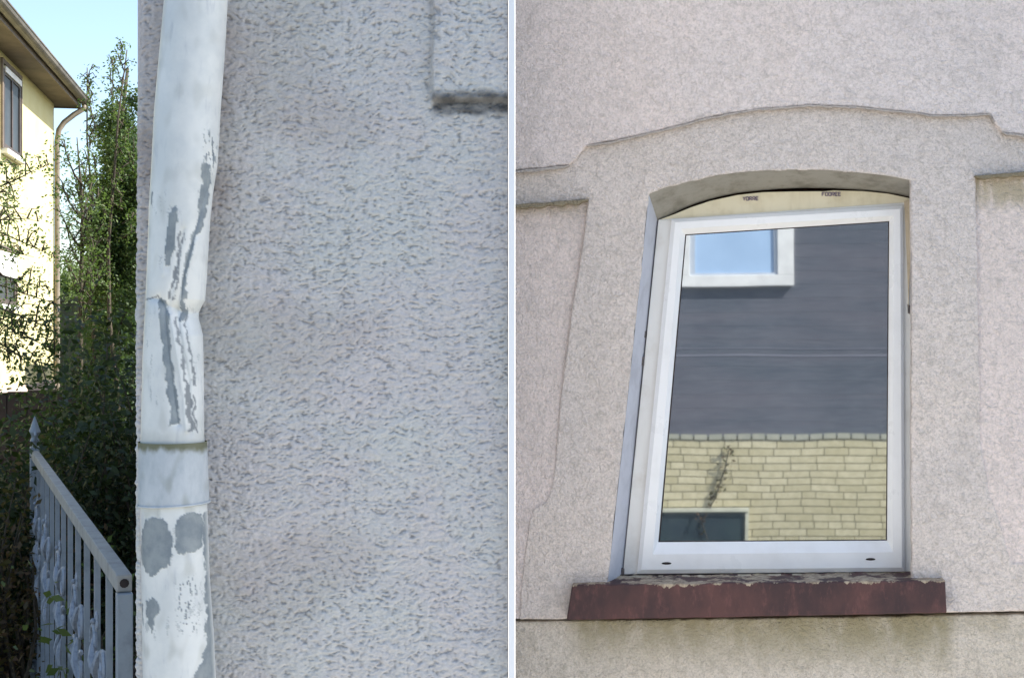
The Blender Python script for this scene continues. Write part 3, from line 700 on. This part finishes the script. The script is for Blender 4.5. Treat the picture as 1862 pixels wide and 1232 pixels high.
def twig_leaves(a, b, n, spread):
    a = np.array(a); b = np.array(b); f = rng.uniform(0.1, 1.05, n)[:, None]
    return a+(b-a)*f+rng.normal(size=(n, 3))*spread*(1.05-f*.6)
def tree(name, label, cat, base, limbs, leafm, lsize, per, spread, ntw=9, twl=.6, group=None, trunk_r=.06, up=.35, droop=0.):
    """limbs: list of polylines in world space; twigs with leaves are grown from them"""
    base = Vector(base); root = empty(name, base, label, cat, group); MB_ = Matrix.Translation(base)
    bm = bmesh.new(); C = []
    for li, (pl, r0) in enumerate(limbs):
        pl = [Vector(p)-base for p in pl]; n = len(pl); tube(bm, pl, [r0*(1-.85*i/(n-1)) for i in range(n)], 6)
        if li == 0 and len(limbs) > 1 and per[0] == 'skip_trunk': continue
        for k in range(ntw):
            f = rng.uniform(.15, 1)*(n-1); i = min(int(f), n-2); p = pl[i].lerp(pl[i+1], f-i); ax = (pl[i+1]-pl[i]).normalized()
            d = Vector(rng.normal(size=3)); d = (d-ax*d.dot(ax)*.6).normalized()*rng.uniform(.4, 1)*twl*(1.15-.7*f/(n-1)); d.z += up*twl*rng.uniform(0, 1); q = p+d
            if p.z < -base.z+.2: continue
            tube(bm, [p, p.lerp(q, .5)+Vector((0, 0, .03)), q], [.006, .004, .002], 4, False)
            C.append(twig_leaves(p, q, per[1], spread))
    obj('trunk', bm, M_BARK, root, MB_, smooth=True)
    C = np.concatenate(C)
    obj('crown', leaf_mesh('crown', C, lsize, droop=droop), leafm, root, MB_)
    return root
def limb(a, b, bend=.2, n=6):
    a = Vector(a); b = Vector(b); L = (b-a).length; o1 = Vector((random.uniform(-1, 1), random.uniform(-1, 1), 0))*bend*L*.5; return [a.lerp(b, i/(n-1))+o1*math.sin(math.pi*i/(n-1))+Vector((random.uniform(-1, 1), random.uniform(-1, 1), random.uniform(-1, 1)))*L*.015 for i in range(n)]

# tall dense tree close behind the corner
D = 11.0
b = P(225, 616, D); b.z = 0
L_ = [(limb(b, P(222, 130, D), .05, 8), .09)]
for k in range(60):
    py = random.uniform(200, 860); half = 52*min(1, max(.28, (py-70)/260)); px = 226+random.uniform(-half, half); st = b.lerp(P(224, 150, D), min(.95, max(.05, 1-(py+110)/1100)))
    L_.append((limb(st, P(px, py-20, D+random.uniform(-.8, .8)), .2, 5), .022))
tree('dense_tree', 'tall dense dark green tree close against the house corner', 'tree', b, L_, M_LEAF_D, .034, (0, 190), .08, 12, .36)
# slender shoots rising above it
for i, (px, tp, bp_, lab) in enumerate(((224, 88, 420, 'thin leafy sapling with the tallest tip, nearest the house corner'), (163, 128, 330, 'lone thin pale sapling spire between yellow house and dense tree'), (207, 118, 460, 'thin leafy sapling just left of the tallest tip'))):
    Dd = 10+i*.5; b = P(px-6, 616, Dd); b.z = 0; tp_ = P(px, tp, Dd)
    L_ = [(limb(b, tp_, .04, 9), .03)]
    for k in range(14 if i != 1 else 9):
        py = tp+12+(bp_-tp)*k/13; side = random.choice((-1, 1)); st = b.lerp(tp_, (616-py+1.9/Dd*FPX)/(616-tp+1.9/Dd*FPX)); wv = 4+(py-tp)*.07
        L_.append((limb(st, P(px+side*wv*random.uniform(.5, 1.2), py-18, Dd+random.uniform(-.2, .2)), .1, 4), .006))
    tree('sapling', lab, 'tree', b, L_, M_LEAF, .028, ('skip_trunk', 16 if i != 1 else 8), .03, 4, .12, 'thin saplings behind the dense tree')
# airy young tree with visible stem
D = 9.5; b = P(147, 616, D); b.z = 0
L_ = [([b, P(146, 700, D), P(146, 560, D), P(149, 450, D), P(150, 370, D), P(143, 290, D), P(140, 250, D)], .026)]
for px, py in ((118, 262), (128, 300), (112, 330), (104, 370), (175, 300), (188, 340), (195, 390), (170, 360), (120, 410), (110, 450), (180, 430), (195, 470), (165, 260), (130, 350), (120, 480), (185, 500)):
    L_.append((limb(P(149, min(600, py+70+random.uniform(0, 40)), D), P(px, py, D+random.uniform(-.5, .5)), .15, 5), .009))
tree('young_tree', 'airy young tree with a thin straight stem beside the yellow house corner', 'tree', b, L_, M_LEAF, .028, ('skip_trunk', 24), .06, 7, .2)
# overhanging branches in front of the yellow house
D = 8.0; b = P(-70, 616, D); b.z = 0
L_ = [([b, P(-80, 700, D), P(-70, 500, D), P(-60, 330, D)], .05)]
for (sx, sy), (ex, ey) in (((-60, 380), (40, 330)), ((-60, 360), (90, 300)), ((-65, 400), (70, 400)), ((-60, 400), (110, 470)), ((-65, 480), (80, 520)), ((-65, 500), (120, 560)), ((-65, 560), (60, 600)), ((-60, 560), (110, 640)), ((-60, 600), (80, 670)), ((-65, 420), (60, 470)), ((-60, 300), (25, 300)), ((-65, 540), (100, 600)), ((-65, 600), (40, 650))):
    L_.append((limb(P(sx, sy, D), P(ex, ey, D+random.uniform(-.6, .3)), .12, 6), .008))
tree('overhanging_tree', 'leafy tree reaching its sparse branches across the yellow house from the left', 'tree', b, L_, M_LEAF, .026, ('skip_trunk', 20), .04, 13, .22, up=.1, droop=.3)

def bush(name, label, cx, cy, D, hw, hh, n, lsize, mat, dd=1.0, group=None, nl=22):
    b = P(cx, 616, D); b.z = 0; top = P(cx, cy-hh, D).z; C = []; root = empty(name, b, label, 'shrub', group); bm = bmesh.new()
    for k in range(nl):
        a = random.uniform(0, 2*math.pi); r = math.sqrt(random.random())*hw/FPX*D; e = Vector((math.cos(a)*r, math.sin(a)*dd*random.random(), top*random.uniform(.45, 1.0)*(1-.25*(r/(hw/FPX*D))**2)))
        pl = limb((random.uniform(-.1, .1), random.uniform(-.1, .1), 0), e, .2, 5); tube(bm, pl, [.015, .012, .009, .006, .003], 5, False)
        for j in range(1, 5):
            C.append(np.array(pl[j])+rng.normal(size=(n//nl//4, 3))*np.array([.16, .2, .15])*(1 if j > 1 else 1.3))
    obj('stems', bm, M_BARK, root, Matrix.Translation(b)); obj('foliage', leaf_mesh('foliage', np.concatenate(C), lsize), mat, root, Matrix.Translation(b)); return root
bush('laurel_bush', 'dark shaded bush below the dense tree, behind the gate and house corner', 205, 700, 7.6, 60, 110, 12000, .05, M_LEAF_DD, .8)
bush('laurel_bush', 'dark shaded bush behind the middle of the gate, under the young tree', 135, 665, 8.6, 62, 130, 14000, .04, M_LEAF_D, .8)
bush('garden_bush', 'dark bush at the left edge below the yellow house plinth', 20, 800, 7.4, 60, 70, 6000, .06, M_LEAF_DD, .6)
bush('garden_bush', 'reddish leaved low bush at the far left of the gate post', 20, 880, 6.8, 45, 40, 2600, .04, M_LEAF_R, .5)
bush('low_shrub', 'small yellow green plant seen through the gate bars', 165, 1090, 4.9, 22, 30, 420, .05, M_LEAF_Y, .2, nl=8)
# tall garden fence under the yellow house
M_FENCE = simple('weathered_dark_boards', (.045, .032, .025, 1), (.075, .055, .045, 1), 6, .9, .3, .01)
fr = empty('board_fence', P(40, 616, 9.3), 'dark weathered board fence below the plinth of the yellow house', 'fence'); fr.location.z = 0
bm = bmesh.new(); zt = P(0, 712, 9.3).z; xx = P(-60, 616, 9.3).x
while xx < P(125, 616, 9.3).x:
    box(bm, (xx, 9.3, .03), (xx+.135, 9.325, zt+random.uniform(-.012, .012)+(xx-P(0, 616, 9.3).x)*.05)); xx += .142
obj('boards', bm, M_FENCE, fr); bm = bmesh.new(); box(bm, (P(-60, 0, 9.3).x, 9.326, .4), (P(125, 0, 9.3).x, 9.36, .48)); obj('rail', bm, M_FENCE, fr); bm = bmesh.new(); box(bm, (P(-60, 0, 9.3).x, 9.326, 1.2), (P(125, 0, 9.3).x, 9.36, 1.28)); obj('rail', bm, M_FENCE, fr)
# grey garden wall and brown shed far behind
M_GW = simple('grey_concrete', srgb(96, 96, 76), srgb(72, 74, 60), 3, .9, .3, .02)
bm = bmesh.new(); a = P(88, 548, 27); b = P(250, 548, 27); box(bm, (a.x, 27, 0), (b.x, 27.25, a.z)); box(bm, (a.x-.05, 26.95, a.z), (b.x+.05, 27.3, a.z+.10))
o = obj('garden_wall', bm, M_GW, label='grey concrete garden wall seen in the gap under the trees', category='garden wall'); bevel(o, .01)
sh = empty('garden_shed', P(205, 616, 20), 'brown grey shed just behind the dense tree and bushes', 'shed'); sh.location.z = 0
bm = bmesh.new(); a = P(176, 566, 20); b = P(300, 566, 20); box(bm, (a.x, 20, 0), (b.x, 22, a.z)); obj('wall', bm, simple('shed_boards', srgb(120, 106, 98), srgb(96, 86, 80), 5, .9), sh)
bm = bmesh.new(); prism(bm, [(a.x-.12, 19.8, a.z), (b.x+.1, 19.8, a.z), (b.x+.1, 19.8, a.z+.07), (a.x-.12, 19.8, a.z+.07)], [(a.x-.12, 22.2, a.z+.3), (b.x+.1, 22.2, a.z+.3), (b.x+.1, 22.2, a.z+.37), (a.x-.12, 22.2, a.z+.37)]); bmesh.ops.recalc_face_normals(bm, faces=bm.faces); obj('roof', bm, M_GW, sh)
# far hedge
C = []
for k in range(90):
    p = P(random.uniform(80, 260), random.uniform(512, 560), 34+random.uniform(-1, 1)); C.append(np.array(p)+rng.normal(size=(120, 3))*np.array([.5, .5, .28]))
obj('far_hedge', leaf_mesh('far_hedge', np.concatenate(C), .16), M_LEAF_Y, kind='stuff', label='pale green far hedge in the gap beyond the young tree', category='hedge')

# ================================================================== opposite house, seen in the pane
GP = MW @ WL(1400, 700, -.099)    # a point of the glass
def mirror(p): return p-N*(2*(p-GP).dot(N))
DV = 12.4
def OP(px, py, out=0.):           # virtual picture plane at depth DV, mirrored in the glass
    return mirror(P(px, py, DV)-Vector((0, out, 0))*1.0 if not out else P(px, py, DV)+(P(px, py, DV)*0)+Vector((0, -out, 0)))
ox = mirror(Vector((1, 0, 0))+GP)-mirror(GP); oy = mirror(Vector((0, 1, 0))+GP)-mirror(GP)
oo = mirror(Vector((0, DV, 0)))
MO = Matrix(((ox.x, oy.x, 0, oo.x), (ox.y, oy.y, 0, oo.y), (0, 0, 1, 0), (0, 0, 0, 1)))
def OL(px, py): p = P(px, py, DV); return (p.x, p.z)
oh = empty('opposite_house', None, 'slate grey house with yellow brick base, seen reflected in the window pane', 'house', mw=MO)
def oobj(name, bm, mat, parent=None, bev=0, **k):
    bmesh.ops.recalc_face_normals(bm, faces=bm.faces); o = obj(name, bm, mat, parent or oh, MO, **k)
    if bev: bevel(o, bev)
    return o
def rect(bm, px0, py0, px1, py1, y0, y1):
    a = OL(px0, py1); b = OL(px1, py0); box(bm, (a[0], y0, a[1]), (b[0], y1, b[1]))
t = NT('slate_cladding', .7, .3); n1 = t.noise(t.mapping((.25, 1, 2.2)), 1.6, 4, .6); n2 = t.noise(t.mapping((.6, 1, 6)), 9, 4, .6)
t.col(t.mix(t.ramp(n2, .35, .7, 0, .35), t.mix(t.ramp(n1, .35, .65), srgb(92, 91, 99), srgb(74, 80, 90)), srgb(112, 114, 120))); M_SLATE = t.m
bm = bmesh.new(); rect(bm, 700, 180, 2100, 792, .05, 4); oobj('wall', bm, M_SLATE)
bm = bmesh.new(); y = 792
while y > 200:
    h = 25; rect(bm, 700, y-h+.2, 2100, y, .022+random.uniform(0, .0005), .05); y -= h
oobj('cladding', bm, M_SLATE, bev=.0015)
bm = bmesh.new(); rect(bm, 700, 645, 2100, 648, .018, .02); rect(bm, 700, 633, 2100, 634.5, .018, .02); oobj('cladding_trim', bm, simple('grey_trim', srgb(128, 128, 138), srgb(116, 116, 126), 3))
M_MORT = simple('grey_mortar', srgb(150, 143, 116), srgb(130, 125, 100), 30, .95)
M_YBR = None
t = NT('yellow_brick', .85, .2); g = t.n('ShaderNodeNewGeometry'); n1 = t.noise(t.mapping(), 20, 4, .6)
t.col(t.mix(t.ramp(n1, .3, .7, 0, .35), t.mix(g.outputs['Random Per Island'], srgb(206, 196, 164), srgb(186, 176, 142)), srgb(150, 142, 108))); M_YBR = t.m
bm = bmesh.new(); rect(bm, 700, 790, 2100, 1010, .05, 4)
oobj('brick_base', bm, M_MORT)
bm = bmesh.new(); y = 799; r = 0
while y < 1002:
    x = 900-random.uniform(0, 50)
    while x < 1720:
        wd = random.choice((50, 50, 50, 25, 44))
        if x < 1361 < x+wd and y+12 > 926: x0_ = 1361
        else: x0_ = x
        if not (x+wd > 1140 and x0_ < 1360 and y+12 > 926): rect(bm, x0_+.7, y+.9, max(x0_+3, x+wd-.7), y+12.8, .03+random.uniform(0, .004), .06)
        x += wd
    y += 13.7; r += 1
oobj('bricks', bm, M_YBR)
bm = bmesh.new(); x = 900
while x < 1720: rect(bm, x+1, 788, x+24, 797.5, .022, .06); x += 26
oobj('soldier_course', bm, simple('grey_brick', srgb(168, 166, 148), srgb(150, 150, 136), 6, .9))
bm = bmesh.new(); rect(bm, 1140, 924, 1361, 930, -.01, .05); rect(bm, 1355, 930, 1361, 1010, .0, .05); wn = oobj('cellar_window', bm, simple('pale_lintel', srgb(206, 204, 184), srgb(180, 178, 160), 6))
bm = bmesh.new(); rect(bm, 1140, 930, 1355, 1010, .02, .045); oobj('pane', bm, simple('blue_dark_pane', (.02, .035, .045, 1), (.03, .05, .055, 1), 4, .5), wn)
def fr4(bm, x0, y0, x1, y1, wl, wr, wt, wb, f, b_):
    rect(bm, x0, y0, x1, y0+wt, f, b_); rect(bm, x0, y1-wb, x1, y1, f, b_); rect(bm, x0, y0+wt, x0+wl, y1-wb, f, b_); rect(bm, x1-wr, y0+wt, x1, y1-wb, f, b_)
bm = bmesh.new(); fr4(bm, 1236, 372, 1442, 520, 18, 30, 20, 20, -.03, .03); wn = oobj('window', bm, M_WHT, bev=.004)
bm = bmesh.new(); fr4(bm, 1254, 392, 1412, 500, 10, 6, 8, 4, -.015, .03); oobj('frame', bm, simple('grey_sash', srgb(190, 196, 204), srgb(176, 184, 194), 3), wn)
bm = bmesh.new(); rect(bm, 1264, 400, 1406, 496, .0, .03); oobj('sky_reflection_pane', bm, simple('painted_sky_blue', srgb(168, 194, 222), srgb(158, 184, 212), 2), wn)  # sky mirrored in this window, painted as a flat pale blue pane
# creeper on the brick base
b0 = MO @ Vector((OL(1290, 980)[0], -.05, 0)); C = []; bm = bmesh.new(); pts = [(1285, 990), (1275, 950), (1300, 905), (1308, 880), (1318, 850), (1325, 815)]
pv = [Vector((OL(x, y)[0], .0, OL(x, y)[1])) for x, y in pts]; pv[0].z = .02; tube(bm, pv, .006, 5)
cr = empty('creeper', b0, 'thin creeper stem growing up the yellow bricks, reflected in the pane', 'plant')
obj('stem', bm, M_BARK, cr, MO)
for p in pv[1:]: C.append(np.array(p)+rng.normal(size=(16, 3))*np.array([.035, .02, .05]))
obj('foliage', leaf_mesh('foliage', np.concatenate(C), .05), M_LEAF_R, cr, MO)
